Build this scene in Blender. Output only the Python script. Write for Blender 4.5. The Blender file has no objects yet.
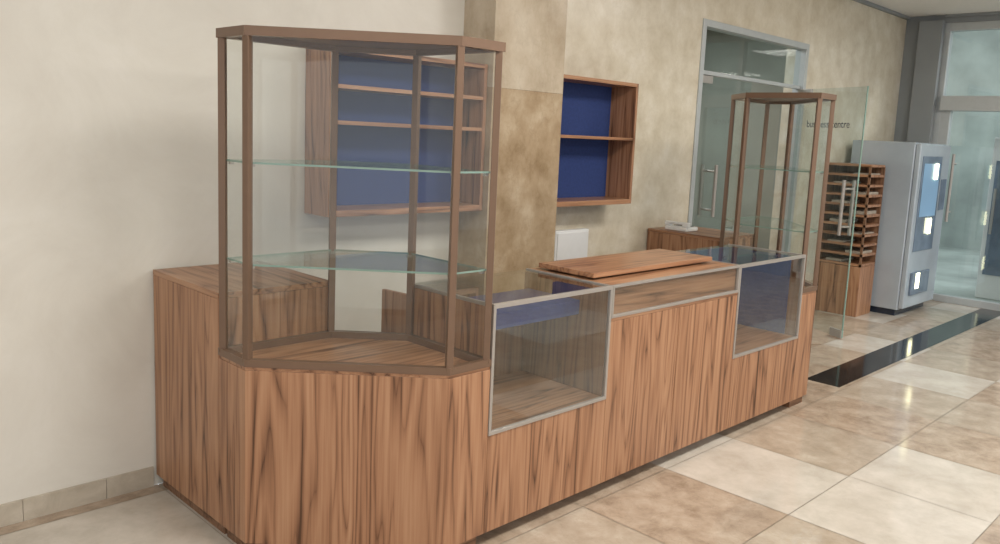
import bpy, bmesh, math, random
import numpy as np
from mathutils import Matrix, Vector
random.seed(4)
S=bpy.context.scene
S.view_settings.view_transform='Standard'
COL=bpy.context.collection
# ------------------------------------------------------------ materials
def newmat(name):
    m=bpy.data.materials.new(name); m.use_nodes=True
    return m,m.node_tree.nodes,m.node_tree.links,m.node_tree.nodes['Principled BSDF']
def plain(name,col,rough=.5,metal=0.,spec=.5,bump=0.,var=.06,scale=20):
    m,n,l,b=newmat(name)
    tc=n.new('ShaderNodeTexCoord'); no=n.new('ShaderNodeTexNoise'); no.inputs['Scale'].default_value=scale; no.inputs['Detail'].default_value=4
    l.new(tc.outputs['Object'],no.inputs['Vector'])
    r=n.new('ShaderNodeValToRGB'); r.color_ramp.elements[0].position=.3; r.color_ramp.elements[1].position=.7
    r.color_ramp.elements[0].color=[c*(1-var) for c in col]+[1]; r.color_ramp.elements[1].color=[min(1,c*(1+var)) for c in col]+[1]
    l.new(no.outputs['Fac'],r.inputs[0]); l.new(r.outputs[0],b.inputs['Base Color'])
    b.inputs['Roughness'].default_value=rough; b.inputs['Metallic'].default_value=metal; b.inputs['Specular IOR Level'].default_value=spec
    return m
def wood(name,axis,cols,rough=.42,off=0,rng=1.):
    m,n,l,b=newmat(name)
    tc=n.new('ShaderNodeTexCoord')
    def noise(across,along,detail,dist,o,rg=.55):
        mp=n.new('ShaderNodeMapping'); sc=[across]*3; sc[axis]=along
        mp.inputs['Scale'].default_value=sc; mp.inputs['Location'].default_value=(o,o*.7,o*.3)
        l.new(tc.outputs['Object'],mp.inputs['Vector'])
        t=n.new('ShaderNodeTexNoise'); t.inputs['Scale'].default_value=1; t.inputs['Detail'].default_value=detail; t.inputs['Distortion'].default_value=dist; t.inputs['Roughness'].default_value=rg
        l.new(mp.outputs[0],t.inputs['Vector']); return t.outputs['Fac']
    def math_(op,a,b_=None,c=None):
        k=n.new('ShaderNodeMath'); k.operation=op
        for i,v in enumerate((a,b_,c)):
            if v is None: continue
            if isinstance(v,(int,float)): k.inputs[i].default_value=v
            else: l.new(v,k.inputs[i])
        return k.outputs[0]
    big=noise(6.,.45,3,.3,off,.5)
    rings=math_('PINGPONG',math_('MULTIPLY',big,11.),.5)
    rings=math_('MULTIPLY',rings,2.)
    rings=math_('POWER',rings,.55)
    streak=noise(30.,.6,4,.25,off+4,.6)
    fine=noise(170.,4.,3,0,off+9,.6)
    v=math_('MULTIPLY_ADD',rings,.26,math_('MULTIPLY_ADD',streak,.66,math_('MULTIPLY',fine,.24)))
    r=n.new('ShaderNodeValToRGB'); e=r.color_ramp.elements
    e[0].position=.40; e[0].color=(*cols[0],1); e[1].position=.86; e[1].color=(*cols[3],1)
    x=e.new(.50); x.color=(*cols[1],1); x=e.new(.64); x.color=(*cols[2],1)
    l.new(v,r.inputs[0]); l.new(r.outputs[0],b.inputs['Base Color'])
    b.inputs['Roughness'].default_value=rough
    return m
WC=[(.085,.037,.018),(.235,.112,.058),(.365,.188,.102),(.47,.27,.155)]
wood_v=wood('walnut_vertical',2,WC)
wood_x=wood('walnut_along_x',0,[tuple(c*1.02 for c in k) for k in WC],.3,3)
wood_y=wood('walnut_along_y',1,WC,.35,5)
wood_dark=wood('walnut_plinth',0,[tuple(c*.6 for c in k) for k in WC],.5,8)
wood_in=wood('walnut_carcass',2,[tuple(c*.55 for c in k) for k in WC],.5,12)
bronze=plain('bronze_aluminium',(.185,.115,.076),.35,.3,var=.03)
alu=plain('brushed_aluminium',(.44,.41,.38),.35,.5,var=.03)
lalu=plain('light_aluminium',(.50,.53,.54),.4,.3,var=.03)
blue=plain('blue_felt',(.022,.045,.165),.9,var=.12,scale=60)
blackstone=plain('black_granite',(.014,.015,.016),.10,var=.5,scale=120)
greyp=plain('grey_cladding',(.25,.27,.28),.45,var=.05,scale=3)
whitep=plain('white_plastic',(.75,.76,.76),.35,var=.02)
paperm=plain('leaflet_paper',(.40,.36,.30),.7,var=.3,scale=12)
ceilm=plain('ceiling_paint',(.76,.75,.72),.9,var=.02)
darkroom=plain('office_wall',(.36,.37,.32),.8,var=.1,scale=2)
kios=plain('machine_metal',(.42,.48,.54),.25,.25,var=.12,scale=2)
darkp=plain('dark_plastic',(.02,.03,.05),.2,var=.1)
midp=plain('blue_grey_panel',(.14,.19,.26),.15,var=.25,scale=5)
bright=plain('street_render',(.46,.53,.50),.8,var=.3,scale=1.2)
def glassmat(name,tint,r0=.03,gl=.02):
    m=bpy.data.materials.new(name); m.use_nodes=True; n=m.node_tree.nodes; l=m.node_tree.links; n.clear()
    t=n.new('ShaderNodeBsdfTransparent'); t.inputs[0].default_value=(*tint,1)
    g=n.new('ShaderNodeBsdfGlossy'); g.inputs['Roughness'].default_value=gl; g.inputs[0].default_value=(.9,.93,.92,1)
    f=n.new('ShaderNodeLayerWeight'); f.inputs['Blend'].default_value=.5
    p=n.new('ShaderNodeMath'); p.operation='POWER'; p.inputs[1].default_value=4.5; l.new(f.outputs['Facing'],p.inputs[0])
    q=n.new('ShaderNodeMath'); q.operation='MULTIPLY_ADD'; q.inputs[1].default_value=.8; q.inputs[2].default_value=r0; l.new(p.outputs[0],q.inputs[0])
    x=n.new('ShaderNodeMixShader'); o=n.new('ShaderNodeOutputMaterial')
    l.new(q.outputs[0],x.inputs[0]); l.new(t.outputs[0],x.inputs[1]); l.new(g.outputs[0],x.inputs[2]); l.new(x.outputs[0],o.inputs[0]); return m
glass=glassmat('clear_glass',(.94,.95,.94),.055)
glass_case=glassmat('case_glass',(.88,.91,.91),.17,.01)
glass_top=glassmat('counter_glass',(.86,.90,.88),.11,.01)
glass_sh=glassmat('shelf_glass',(.92,.96,.94),.05)
glass_edge=plain('glass_edge_green',(.22,.33,.28),.15,var=.05)
glass_door=glassmat('door_glass',(.80,.86,.85),.10)
def emis(name,col,s):
    m,n,l,b=newmat(name); b.inputs['Emission Color'].default_value=(*col,1); b.inputs['Emission Strength'].default_value=s; b.inputs['Base Color'].default_value=(*col,1); return m
lampm=emis('lamp_glow',(1,.95,.6),5)
screen=emis('display_blue',(.16,.28,.42),.35)
def marble(name,c0,c1,c2,scale=1.5,rough=.3,vein=.5,bandz=1.,ramp=(.33,.55,.72),dist=.7,det=12):
    m,n,l,b=newmat(name)
    tc=n.new('ShaderNodeTexCoord'); mp=n.new('ShaderNodeMapping'); mp.inputs['Scale'].default_value=(1,1,bandz); l.new(tc.outputs['Object'],mp.inputs[0])
    n1=n.new('ShaderNodeTexNoise'); n1.inputs['Scale'].default_value=scale; n1.inputs['Detail'].default_value=det; n1.inputs['Roughness'].default_value=.66; n1.inputs['Distortion'].default_value=dist
    l.new(mp.outputs[0],n1.inputs['Vector'])
    r=n.new('ShaderNodeValToRGB'); e=r.color_ramp.elements; e[0].position=ramp[0]; e[0].color=(*c0,1); e[1].position=ramp[2]; e[1].color=(*c2,1); x=e.new(ramp[1]); x.color=(*c1,1)
    l.new(n1.outputs['Fac'],r.inputs[0])
    n2=n.new('ShaderNodeTexNoise'); n2.inputs['Scale'].default_value=scale*1.6; n2.inputs['Detail'].default_value=8; n2.inputs['Roughness'].default_value=.6; n2.inputs['Distortion'].default_value=.3; l.new(mp.outputs[0],n2.inputs['Vector'])
    s=n.new('ShaderNodeMath'); s.operation='SUBTRACT'; s.inputs[1].default_value=.5; l.new(n2.outputs['Fac'],s.inputs[0])
    ab=n.new('ShaderNodeMath'); ab.operation='ABSOLUTE'; l.new(s.outputs[0],ab.inputs[0])
    mr=n.new('ShaderNodeMapRange'); mr.inputs[1].default_value=0; mr.inputs[2].default_value=.018; mr.inputs[3].default_value=vein; mr.inputs[4].default_value=0; l.new(ab.outputs[0],mr.inputs[0])
    mx=n.new('ShaderNodeMixRGB'); l.new(mr.outputs[0],mx.inputs[0]); l.new(r.outputs[0],mx.inputs[1]); mx.inputs[2].default_value=(*[k*.75 for k in c0],1)
    l.new(mx.outputs[0],b.inputs['Base Color']); b.inputs['Roughness'].default_value=rough
    return m
wall_l=marble('cream_marble_wall',(.65,.625,.565),(.70,.68,.62),(.74,.72,.67),2.2,.38,.02)
wall_r=marble('beige_marble_wall',(.58,.51,.385),(.69,.63,.51),(.78,.73,.63),6.,.28,.14,dist=.15)
pil_m=marble('golden_marble',(.27,.185,.10),(.42,.315,.20),(.56,.46,.33),4.0,.2,.18,bandz=.8,ramp=(.32,.52,.70),dist=.15)
pil_t=marble('sand_marble',(.42,.34,.24),(.55,.47,.36),(.64,.57,.46),4.0,.2,.15,bandz=.8,dist=.15)
tile_l=marble('light_tile',(.46,.42,.36),(.55,.51,.45),(.62,.58,.52),5,.11,.1,dist=.2)
tile_b=marble('brown_tile',(.26,.195,.14),(.39,.31,.235),(.50,.42,.335),7,.11,.2,ramp=(.3,.5,.7),dist=.25)
tile_m=marble('sand_tile',(.33,.27,.205),(.43,.365,.29),(.52,.46,.38),6,.11,.2,dist=.25)
grout=plain('grout',(.30,.26,.21),.7)
skirt=marble('skirting_marble',(.40,.35,.28),(.49,.44,.36),(.56,.51,.43),8,.3,.05)
# ------------------------------------------------------------ geometry helpers
def finish(bm,name,mats,parent=None,bev=0,recalc=True):
    if recalc: bmesh.ops.recalc_face_normals(bm,faces=bm.faces[:])
    me=bpy.data.meshes.new(name); bm.to_mesh(me); bm.free()
    o=bpy.data.objects.new(name,me); COL.objects.link(o)
    for m in (mats if isinstance(mats,(list,tuple)) else [mats]): me.materials.append(m)
    if bev:
        md=o.modifiers.new('bevel','BEVEL'); md.width=bev; md.segments=2; md.limit_method='ANGLE'
    if parent: o.parent=parent
    return o
def add_prism(bm,poly,z0,z1,mi=0,side=None):
    a=[bm.verts.new((x,y,z0)) for x,y in poly]; b=[bm.verts.new((x,y,z1)) for x,y in poly]
    f1=bm.faces.new(a[::-1]); f2=bm.faces.new(b); f1.material_index=f2.material_index=mi
    n=len(poly)
    for i in range(n):
        f=bm.faces.new((a[i],a[(i+1)%n],b[(i+1)%n],b[i])); f.material_index=mi if side is None else side
def rect(x0,x1,y0,y1): return [(x0,y0),(x1,y0),(x1,y1),(x0,y1)]
def add_box(bm,x0,x1,y0,y1,z0,z1,mi=0): add_prism(bm,rect(x0,x1,y0,y1),z0,z1,mi)
def add_pane(bm,p,q,z0,z1):
    bm.faces.new([bm.verts.new(k) for k in ((p[0],p[1],z0),(q[0],q[1],z0),(q[0],q[1],z1),(p[0],p[1],z1))])
def pane(name,p,q,z0,z1,mat,parent):
    bm=bmesh.new(); add_pane(bm,p,q,z0,z1); return finish(bm,name,mat,parent)
def sheet(name,x0,x1,y0,y1,z,mat,parent):
    bm=bmesh.new(); bm.faces.new([bm.verts.new(k) for k in ((x0,y0,z),(x1,y0,z),(x1,y1,z),(x0,y1,z))]); return finish(bm,name,mat,parent)
def seg(p,q,w):
    p=Vector(p);q=Vector(q);d=(q-p).normalized();n=Vector((-d.y,d.x))*w/2
    return [tuple(p-n),tuple(q-n),tuple(q+n),tuple(p+n)]
def box(name,x0,x1,y0,y1,z0,z1,mat,parent=None,bev=0):
    bm=bmesh.new(); add_box(bm,x0,x1,y0,y1,z0,z1); return finish(bm,name,mat,parent,bev)
def prism(name,poly,z0,z1,mat,parent=None,bev=0,side=None):
    bm=bmesh.new(); add_prism(bm,poly,z0,z1,0,side); return finish(bm,name,mat,parent,bev)
def empty(name):
    o=bpy.data.objects.new(name,None); COL.objects.link(o); o.empty_display_size=.1; return o
def inset(poly,d):
    n=len(poly); out=[]
    for i in range(n):
        p0,p1,p2=Vector(poly[i-1]),Vector(poly[i]),Vector(poly[(i+1)%n])
        a=(p1-p0).normalized(); b=(p2-p1).normalized()
        n1=Vector((-a.y,a.x)); n2=Vector((-b.y,b.x))
        k=(n1+n2)/(1+n1.dot(n2)); out.append(tuple(p1+k*d))
    return out
# ------------------------------------------------------------ layout constants
YW=1.29; HR=.93; HB=.715; HT=1.858; HG=.435
HEX=[(-.197,0),(0,0),(0,.469),(-.23,.70),(-.70,.70),(-.70,.503)]   # ccw
XM=1.255
def mir(poly): return [(2*XM-x,y) for x,y in poly][::-1]
HEX2=mir(HEX)
XE=7.2; ZC=2.96
# ------------------------------------------------------------ floor
bm=bmesh.new(); T=.62; g=.0015
light={(0,0),(0,1),(1,1),(4,0),(2,3),(5,1),(7,1)}
mid={(1,0),(-1,2),(3,0),(4,2),(2,2),(1,2),(6,1),(-3,0),(3,1),(-2,1),(5,0),(-1,1)}
for i in range(-12,13):
    for j in range(-3,12):
        x0=1.17+T*i; y1=-.03-T*j; x1=x0+T; y0=y1-T
        y1=min(y1,YW); x1=min(x1,XE+.2)
        if y1<=y0 or x1<=x0: continue
        v=[bm.verts.new(p) for p in ((x0+g,y0+g,0),(x1-g,y0+g,0),(x1-g,y1-g,0),(x0+g,y1-g,0))]
        f=bm.faces.new(v); k=(i,j)
        f.material_index=0 if k in light else 2 if k in mid else (1 if j in(0,1,2) and -2<i<8 else random.choice([0,1,2,2]))
v=[bm.verts.new(p) for p in ((-6.3,-7.5,-.004),(7.4,-7.5,-.004),(7.4,YW,-.004),(-6.3,YW,-.004))]
f=bm.faces.new(v); f.material_index=3
finish(bm,'floor',[tile_l,tile_b,tile_m,grout])
box('trim_1',3.2,XE,.0,.235,.0005,.002,blackstone)
# ------------------------------------------------------------ walls
DX0,DX1,DZ=3.26,4.98,2.44
box('wall_back',-6.3,.95,YW,YW+.2,0,ZC,wall_l)
bm=bmesh.new()
add_box(bm,.95,DX0,YW,YW+.2,0,ZC); add_box(bm,DX1,XE+.2,YW,YW+.2,0,ZC); add_box(bm,DX0,DX1,YW,YW+.2,DZ,ZC)
finish(bm,'wall_back_marble',wall_r)
bm=bmesh.new()
for z0,z1,mi in ((0,.78,0),(.781,1.78,0),(1.781,2.32,1),(2.321,ZC,1)): add_box(bm,.95,1.50,1.05,YW,z0,z1,mi)
finish(bm,'trim_pilaster',[pil_m,pil_t])
bm=bmesh.new()
x=-6.3
while x<-.75:
    add_box(bm,x+.0008,min(x+.30,-.71)-.0008,YW-.013,YW,0,.085); x+=.30
finish(bm,'baseboard_back',skirt,None,.0006)
# end wall
bm=bmesh.new()
add_box(bm,XE,XE+.25,.93,YW+.2,0,ZC,0)
add_box(bm,XE,XE+.25,-7.5,-2.3,0,ZC,0)
add_box(bm,XE,XE+.25,-2.3,.93,2.88,ZC,0)
finish(bm,'wall_right',greyp)
box('trim_column',XE-.08,XE-.001,.90,1.13,0,ZC-.06,greyp,None,.004)
bm=bmesh.new(); add_box(bm,-6.3,XE+.25,-7.5,YW+.2,ZC,ZC+.15)
finish(bm,'ceiling',ceilm)
bm=bmesh.new(); add_box(bm,5.2,XE-.001,YW-.04,YW-.001,ZC-.03,ZC-.001); add_box(bm,XE-.04,XE-.001,-7,.9,ZC-.03,ZC-.001)
finish(bm,'trim_cornice',greyp)
# ------------------------------------------------------------ display counter
C=empty('display_counter')
def tower_base(poly,tag):
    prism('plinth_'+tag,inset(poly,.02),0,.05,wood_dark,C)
    prism('tower_base_'+tag,poly,.05,HB-.025,wood_v,C,.0015)
    prism('tower_floor_'+tag,inset(poly,.002),HB-.024,HB-.012,wood_x,C)
tower_base(HEX,'a'); tower_base(HEX2,'b')
def leg(x0,x1,tag):
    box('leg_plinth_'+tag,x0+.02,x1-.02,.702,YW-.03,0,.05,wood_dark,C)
    box('leg_body_'+tag,x0,x1,.701,YW-.012,.05,HR-.022,wood_v,C,.0015)
    box('leg_top_'+tag,x0-.001,x1+.001,.701,YW-.012,HR-.021,HR,wood_y,C,.0015)
leg(-.70,-.23,'a'); leg(2.74,3.21,'b')
DY=.50
def case(x0,x1,tag):
    box('case_base_'+tag,x0+.001,x1-.001,0,DY,.05,HG-.001,wood_v,C,.0015)
    box('case_floor_'+tag,x0+.018,x1-.018,.012,DY,HG,HG+.012,wood_x,C)
    box('case_side_l_'+tag,x0+.001,x0+.017,.012,DY-.03,HG,HR-.012,wood_v,C)
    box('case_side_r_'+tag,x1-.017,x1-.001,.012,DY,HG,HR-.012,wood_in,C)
    bm=bmesh.new(); w=.014
    add_box(bm,x0+.001,x1-.001,-.004,.012,HG,HG+w); add_box(bm,x0+.001,x1-.001,-.004,.012,HR-w,HR+.003)
    add_box(bm,x0+.001,x0+w,-.004,.012,HG+w,HR-w); add_box(bm,x1-w,x1-.001,-.004,.012,HG+w,HR-w)
    add_box(bm,x0+.001,x0+w*.8,.012,DY,HR-.011,HR+.003); add_box(bm,x1-w*.8,x1-.001,.012,DY,HR-.011,HR+.003)
    finish(bm,'case_frame_'+tag,alu,C,.001)
    pane('case_front_glass_'+tag,(x0+w,.004),(x1-w,.004),HG+w,HR-w,glass_case,C)
    sheet('case_top_glass_'+tag,x0+w*.8,x1-w*.8,.012,DY,HR-.002,glass_top,C)
XA,XB,XC=.70,1.762,2.51
case(0,XA,'a'); case(XB,XC,'b')
box('blue_step_a',.04,XA-.018,.16,.47,.78,.845,blue,C,.003)
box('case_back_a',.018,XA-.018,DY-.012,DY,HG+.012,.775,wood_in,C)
box('blue_back_b',XB+.018,XC-.018,DY-.014,DY,HG+.012,HR-.014,blue,C)
box('blue_side_b',XC-.022,XC-.0175,.075,DY-.015,HG+.013,HR-.014,blue,C)
# middle
box('middle_body_1',XA+.001,1.228,0,DY,.05,.775,wood_v,C,.0015)
box('middle_body_2',1.231,XB-.001,0,DY,.05,.775,wood_v,C,.0015)
box('middle_shelf',XA+.001,XB-.001,.0,DY,.777,.79,wood_x,C)
bm=bmesh.new(); w=.012
z0,z1=.79,HR+.003
add_box(bm,XA+.001,XB-.001,-.004,.012,z0,z0+w); add_box(bm,XA+.001,XB-.001,-.004,.012,z1-w,z1)
add_box(bm,XA+.001,XA+w,-.004,.012,z0+w,z1-w); add_box(bm,XB-w,XB-.001,-.004,.012,z0+w,z1-w)
finish(bm,'middle_frame',alu,C,.001)
box('middle_inner_panel',XA+w,XB-w,.014,.028,z0,HR-.02,wood_x,C)
pane('middle_front_glass',(XA+w,.006),(XB-w,.006),z0+w,z1-w,glass_case,C)
box('middle_top',XA+.001,XB-.001,.013,DY,HR-.018,HR,wood_x,C,.001)
bm=bmesh.new(); add_box(bm,XA+.03,XB-.06,.13,.46,HR+.010,HR+.032); add_box(bm,XA+.06,XB-.09,.17,.42,HR+.0005,HR+.0095)
finish(bm,'middle_raised_board',wood_x,C,.002)
prism('rear_door',seg((.015,.515),(.0,.66),.018),.35,.88,wood_v,C,.001)
# ------------------------------------------------------------ glass towers
def showcase(name,poly):
    E=empty(name); n=len(poly)
    w=.025; cor=inset(poly,w/2)
    bm=bmesh.new()
    for i,(x,y) in enumerate(cor):
        a=Vector(cor[i-1])-Vector((x,y)); b=Vector(cor[(i+1)%n])-Vector((x,y))
        d=(b.normalized()-a.normalized()).normalized()
        add_prism(bm,seg((x-d.x*w/2,y-d.y*w/2),(x+d.x*w/2,y+d.y*w/2),w),HB,HT-.028)
    finish(bm,'posts',bronze,E,.002)
    bm=bmesh.new(); ins=inset(poly,w)
    def ring(z0,z1,o,inn):
        for i in range(n):
            j=(i+1)%n
            add_prism(bm,[o[i],o[j],inn[j],inn[i]],z0,z1)
    ring(HB-.012,HB+.014,inset(poly,-.002),ins)
    ring(HT-.032,HT,inset(poly,-.003),ins)
    finish(bm,'rails',bronze,E)
    prism('top_panel',inset(poly,.02),HT-.012,HT-.003,bronze,E)
    bm=bmesh.new(); gl=inset(poly,.012)
    for i in range(n):
        j=(i+1)%n
        a=Vector(gl[i]);b=Vector(gl[j]);d=(b-a).normalized()
        add_pane(bm,tuple(a+d*.012),tuple(b-d*.012),HB+.012,HT-.03)
    finish(bm,'glass_panes',glass,E,0,False)
    for k,z in enumerate((1.055,1.405)):
        prism('glass_shelf_%d'%k,inset(poly,.022),z,z+.007,[glass_sh,glass_edge],E,0,1)
    bm=bmesh.new()
    for (x,y) in inset(poly,.034):
        for z in (1.055,1.405): add_box(bm,x-.007,x+.007,y-.007,y+.007,z-.01,z-.0005)
    finish(bm,'shelf_clips',alu,E)
showcase('glass_showcase',HEX)
showcase('glass_showcase',HEX2)
# ------------------------------------------------------------ wall shelves
def wshelf(x0,x1,zs,name='wall_shelf'):
    E=empty(name); y0,y1=1.085,YW-.002; t=.022; z0,z1=1.135,1.895
    bm=bmesh.new()
    add_box(bm,x0,x0+t,y0,y1,z0,z1); add_box(bm,x1-t,x1,y0,y1,z0,z1)
    finish(bm,'sides',wood_v,E,.001)
    bm=bmesh.new()
    add_box(bm,x0+t,x1-t,y0,y1,z0,z0+.03); add_box(bm,x0+t,x1-t,y0,y1,z1-t,z1)
    for z in zs: add_box(bm,x0+t,x1-t,y0+.004,y1-.006,z-.009,z+.009)
    finish(bm,'boards',wood_x,E,.001)
    box('back_panel',x0+t,x1-t,y1-.005,y1,z0+.03,z1-t,blue,E)
wshelf(0,.945,(1.56,1.72))
wshelf(1.505,2.26,(1.545,))
# ------------------------------------------------------------ small things
B=empty('electrical_box')
box('housing',1.72,2.04,YW-.05,YW,.76,.965,whitep,B,.006)
box('cover',1.735,2.025,YW-.056,YW-.05,.775,.95,whitep,B,.002)
P=empty('desk_telephone')
box('base',2.80,2.95,1.0,1.18,HR+.0005,HR+.03,whitep,P,.008)
bm=bmesh.new(); add_box(bm,2.81,2.85,1.0,1.19,HR+.045,HR+.062); add_box(bm,2.808,2.852,1.0,1.045,HR+.030,HR+.05); add_box(bm,2.808,2.852,1.145,1.19,HR+.030,HR+.05)
finish(bm,'handset',whitep,P,.006)
box('keypad',2.87,2.94,1.03,1.15,HR+.03,HR+.033,darkp,P)
# ------------------------------------------------------------ office glass door in back wall
D=empty('door_1')
bm=bmesh.new(); w=.05
add_box(bm,DX0,DX0+w,YW-.01,YW+.09,0,DZ); add_box(bm,DX1-w,DX1,YW-.01,YW+.09,0,DZ); add_box(bm,DX0+w,DX1-w,YW-.01,YW+.09,DZ-w,DZ)
add_box(bm,DX0+w,DX1-w,YW+.02,YW+.06,2.05,2.08)
finish(bm,'frame',lalu,D,.002)
pane('transom_glass',(DX0+w,YW+.04),(DX1-w,YW+.04),2.08,DZ-w,glass_door,D)
xm=(DX0+DX1)/2
pane('leaf_closed',(DX0+w+.005,YW+.04),(xm-.004,YW+.04),.01,2.045,glass_door,D)
def tube(bm,p,q,r,seg_=12):
    p=Vector(p);q=Vector(q);d=q-p
    M=Matrix.Translation((p+q)/2)@d.to_track_quat('Z','Y').to_matrix().to_4x4()
    bmesh.ops.create_cone(bm,cap_ends=True,segments=seg_,radius1=r,radius2=r,depth=d.length,matrix=M)
bm=bmesh.new()
for hx in (3.56,):
    tube(bm,(hx,YW-.03,.98),(hx,YW-.03,1.38),.014)
    for z in (1.03,1.33): tube(bm,(hx,YW-.03,z),(hx,YW+.036,z),.009)
    tube(bm,(hx+.03,YW+.11,.98),(hx+.03,YW+.11,1.38),.014)
    for z in (1.03,1.33): tube(bm,(hx+.03,YW+.11,z),(hx+.03,YW+.044,z),.009)
finish(bm,'pull_handle',alu,D)
box('patch_fitting',DX0+w+.005,DX0+.25,YW+.028,YW+.052,1.99,2.046,alu,D,.002)
hp=Vector((DX1-w-.01,YW+.02)); fe=Vector((4.55,.56)); dd=(fe-hp).normalized(); nn=Vector((-dd.y,dd.x))
pane('leaf_open',hp,fe,.012,2.045,glass_door,D)
prism('leaf_edge',seg(fe-dd*.006,fe+dd*.002,.010),.012,2.045,glass_edge,D)
prism('patch_top',seg(hp,hp+dd*.17,.026),1.99,2.047,alu,D,.002)
prism('patch_bottom',seg(hp,hp+dd*.17,.026),.011,.07,alu,D,.002)
prism('lock_bottom',seg(fe-dd*.14,fe,.026),.011,.075,alu,D,.002)
bm=bmesh.new(); h=fe-dd*.10
for s in (-1,1):
    q=h+nn*.05*s
    tube(bm,(q.x,q.y,.85),(q.x,q.y,1.3),.014)
    for z in (.92,1.23): tube(bm,(q.x,q.y,z),(h.x,h.y,z),.009)
finish(bm,'pull_handle_open',alu,D)
cu=bpy.data.curves.new('door_lettering','FONT'); cu.body='business centre'; cu.size=.085; cu.extrude=.0005; cu.align_x='CENTER'; cu.materials.append(darkp)
to=bpy.data.objects.new('door_lettering',cu); COL.objects.link(to); to.parent=D
mid_=(hp+fe)/2
e1=Vector((dd.x,dd.y,0)); e2=Vector((0,0,1)); e3=e1.cross(e2)
M=Matrix((e1,e2,e3)).transposed().to_4x4(); M.translation=Vector((mid_.x,mid_.y,1.72))+e3*.008
to.matrix_world=M
bm=bmesh.new(); a0,a1,b1=2.6,6.0,3.6
add_box(bm,a0,a1,b1,b1+.1,0,2.8); add_box(bm,a0-.1,a0,YW+.2,b1,0,2.8); add_box(bm,a1,a1+.1,YW+.2,b1,0,2.8); add_box(bm,a0,a1,YW+.2,b1,2.8,2.9)
finish(bm,'wall_office',darkroom)
box('floor_office',DX0,DX1,YW,YW+.2,-.02,.0,tile_m); box('floor_office_inner',a0,a1,YW+.2,b1,-.02,.0,tile_m)
# ------------------------------------------------------------ brochure rack
R=empty('brochure_rack')
x0,x1,y0,y1=5.56,5.90,.86,YW-.005
box('base_cabinet',x0,x1,y0,y1,.0,.47,wood_v,R,.003)
bm=bmesh.new(); add_box(bm,x1-.015,x1,y0,y1,.475,1.40); add_box(bm,x0,x1-.015,y1-.015,y1,.475,1.40); add_box(bm,x0,x0+.012,y0,y0+.02,.475,1.40)
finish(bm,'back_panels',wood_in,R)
bm=bmesh.new(); z=.475
while z<1.41: add_box(bm,x0,x1-.015,y0,y1-.015,z,z+.022); z+=.092
finish(bm,'slats',wood_y,R)
bm=bmesh.new(); z=.475
k=0
while z<1.33:
    if k%2: add_box(bm,x0+.03,x1-.03,y0+.03,y0+.17,z+.0225,z+.033+.01*(k%3))
    else: add_box(bm,x0+.03,x1-.03,y0+.20,y0+.35,z+.0225,z+.035+.008*((k+1)%3))
    z+=.092;k+=1
finish(bm,'leaflets',paperm,R)
# ------------------------------------------------------------ vending machine
V=empty('vending_machine')
x0,x1,y0,y1=5.95,6.8,.58,1.22
box('cabinet',x0,x1,y0+.05,y1,.06,1.64,kios,V,.01)
box('feet_plinth',x0+.03,x1-.03,y0+.08,y1-.03,0,.06,darkp,V)
box('door_panel',x0+.005,x1-.005,y0,y0+.048,.08,1.63,kios,V,.01)
box('display_window',x0+.08,x1-.25,y0-.008,y0,.62,1.52,midp,V,.004)
box('display_panel',x0+.12,x1-.30,y0-.011,y0-.0085,.95,1.45,screen,V)
box('keypad',x1-.2,x1-.06,y0-.01,y0,1.0,1.3,midp,V,.003)
box('dispensing_tray',x0+.1,x1-.28,y0-.02,y0,.2,.42,midp,V,.006)
bm=bmesh.new()
for (a,z) in ((x0+.38,1.30),(x0+.35,.78),(x0+.2,.26)): add_box(bm,a,a+.09,y0-.024,y0-.0205,z,z+.15)
finish(bm,'indicator_lamps',lampm,V)
# ------------------------------------------------------------ entrance door (right wall)
G=empty('door_2')
bm=bmesh.new(); xf0,xf1=XE+.02,XE+.12
add_box(bm,xf0,xf1,.85,.928,0,2.88); add_box(bm,xf0,xf1,-2.3,.85,2.80,2.88); add_box(bm,xf0-.06,xf1,-2.3,.85,1.99,2.14)
for y in (-.05,-.12,-1.1,-2.3): add_box(bm,xf0,xf1,y,y+.06,0,1.99)
add_box(bm,xf0,xf1,.76,.85,0,1.99); add_box(bm,xf0,xf1,-2.3,.76,0,.07); add_box(bm,xf0,xf1,-.6,-.54,2.14,2.8)
finish(bm,'frame',lalu,G,.003)
pane('door_glass',(xf0+.04,-2.24),(xf0+.04,.76),.07,1.99,glass_door,G)
pane('transom_glass',(xf0+.04,-2.24),(xf0+.04,.85),2.14,2.80,glass_door,G)
bm=bmesh.new(); tube(bm,(XE-.03,.66,.85),(XE-.03,.66,1.55),.015)
for z in (.95,1.45): tube(bm,(XE-.03,.66,z),(XE+.06,.66,z),.01)
finish(bm,'pull_handle',alu,G)
box('street_ground',XE+.25,16,-6,6,-.06,-.02,bright)
box('street_facade',13,13.3,-6,6,-.02,4,bright)
F=empty('drinks_fridge')
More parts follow.
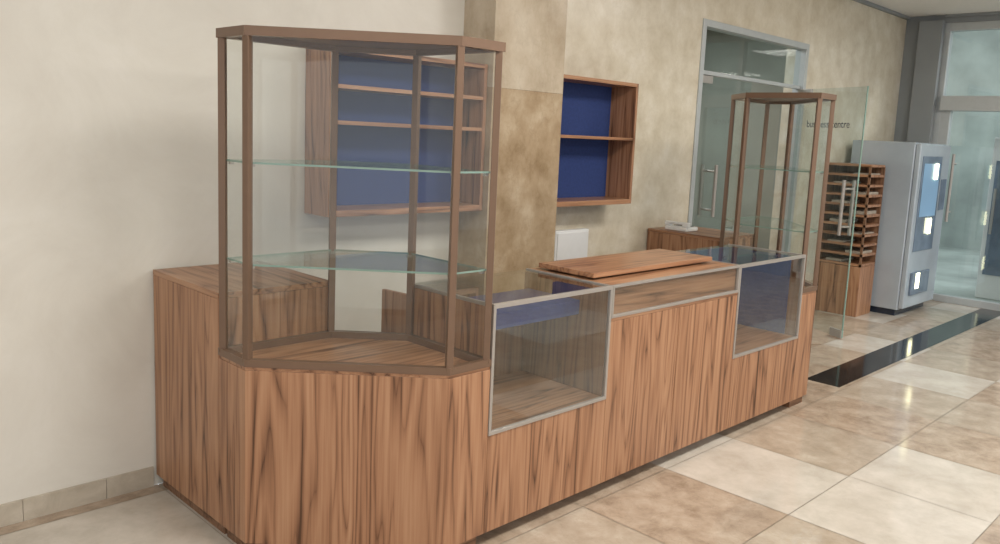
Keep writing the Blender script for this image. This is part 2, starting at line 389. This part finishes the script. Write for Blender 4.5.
box('body',8.0,8.6,-.10,.52,-.019,1.75,whitep,F,.01)
box('glass_door',7.985,7.999,-.05,.47,.25,1.5,midp,F,.003)
box('handle',7.96,7.984,.43,.455,.7,1.2,alu,F,.003)
# ------------------------------------------------------------ lights
def area(name,loc,sx,sy,e,col=(1,.95,.88),rot=(0,0,0)):
    L=bpy.data.lights.new(name,'AREA'); L.shape='RECTANGLE'; L.size=sx; L.size_y=sy; L.energy=e; L.color=col
    o=bpy.data.objects.new(name,L); o.location=loc; o.rotation_euler=rot; COL.objects.link(o)
for k,(x,y) in enumerate(((-2.5,-1.2),(0.,-1.2),(2.4,-1.2),(4.8,-1.2),(-1.5,-4),(1.5,-4),(4.5,-4))):
    area('ceiling_light',(x,y,ZC-.03),.8,.8,48 if x>-2 else 40)
area('office_light',(4.2,2.4,2.7),1,.6,32,(.95,.98,1))
sun=bpy.data.lights.new('sun','SUN'); sun.energy=1.5; sun.angle=.2; so=bpy.data.objects.new('sun',sun); so.rotation_euler=(math.radians(35),math.radians(50),0); COL.objects.link(so)
w=bpy.data.worlds.new('world'); S.world=w; w.use_nodes=True; b=w.node_tree.nodes['Background']; b.inputs[0].default_value=(.97,.98,1,1); b.inputs[1].default_value=1.0
# ------------------------------------------------------------ camera
f,px,py,yaw,pitch,roll=819.9963,520.1664,251.2038,0.7673,-0.1426,0.0477
fw=Vector((math.cos(yaw)*math.cos(pitch),math.sin(yaw)*math.cos(pitch),math.sin(pitch)))
r=Vector((math.sin(yaw),-math.cos(yaw),0)); u=r.cross(fw)
r2=r*math.cos(roll)+u*math.sin(roll); u2=-r*math.sin(roll)+u*math.cos(roll)
cam=bpy.data.cameras.new('camera'); cam.sensor_width=36; cam.lens=f*36/1000; cam.shift_x=(500-px)/1000; cam.shift_y=(py-272)/1000
cam.clip_start=.05
co=bpy.data.objects.new('camera',cam); COL.objects.link(co)
M=Matrix((r2,u2,-fw)).transposed().to_4x4(); M.translation=Vector((-2.0332,-2.0824,1.55)); co.matrix_world=M
S.camera=co
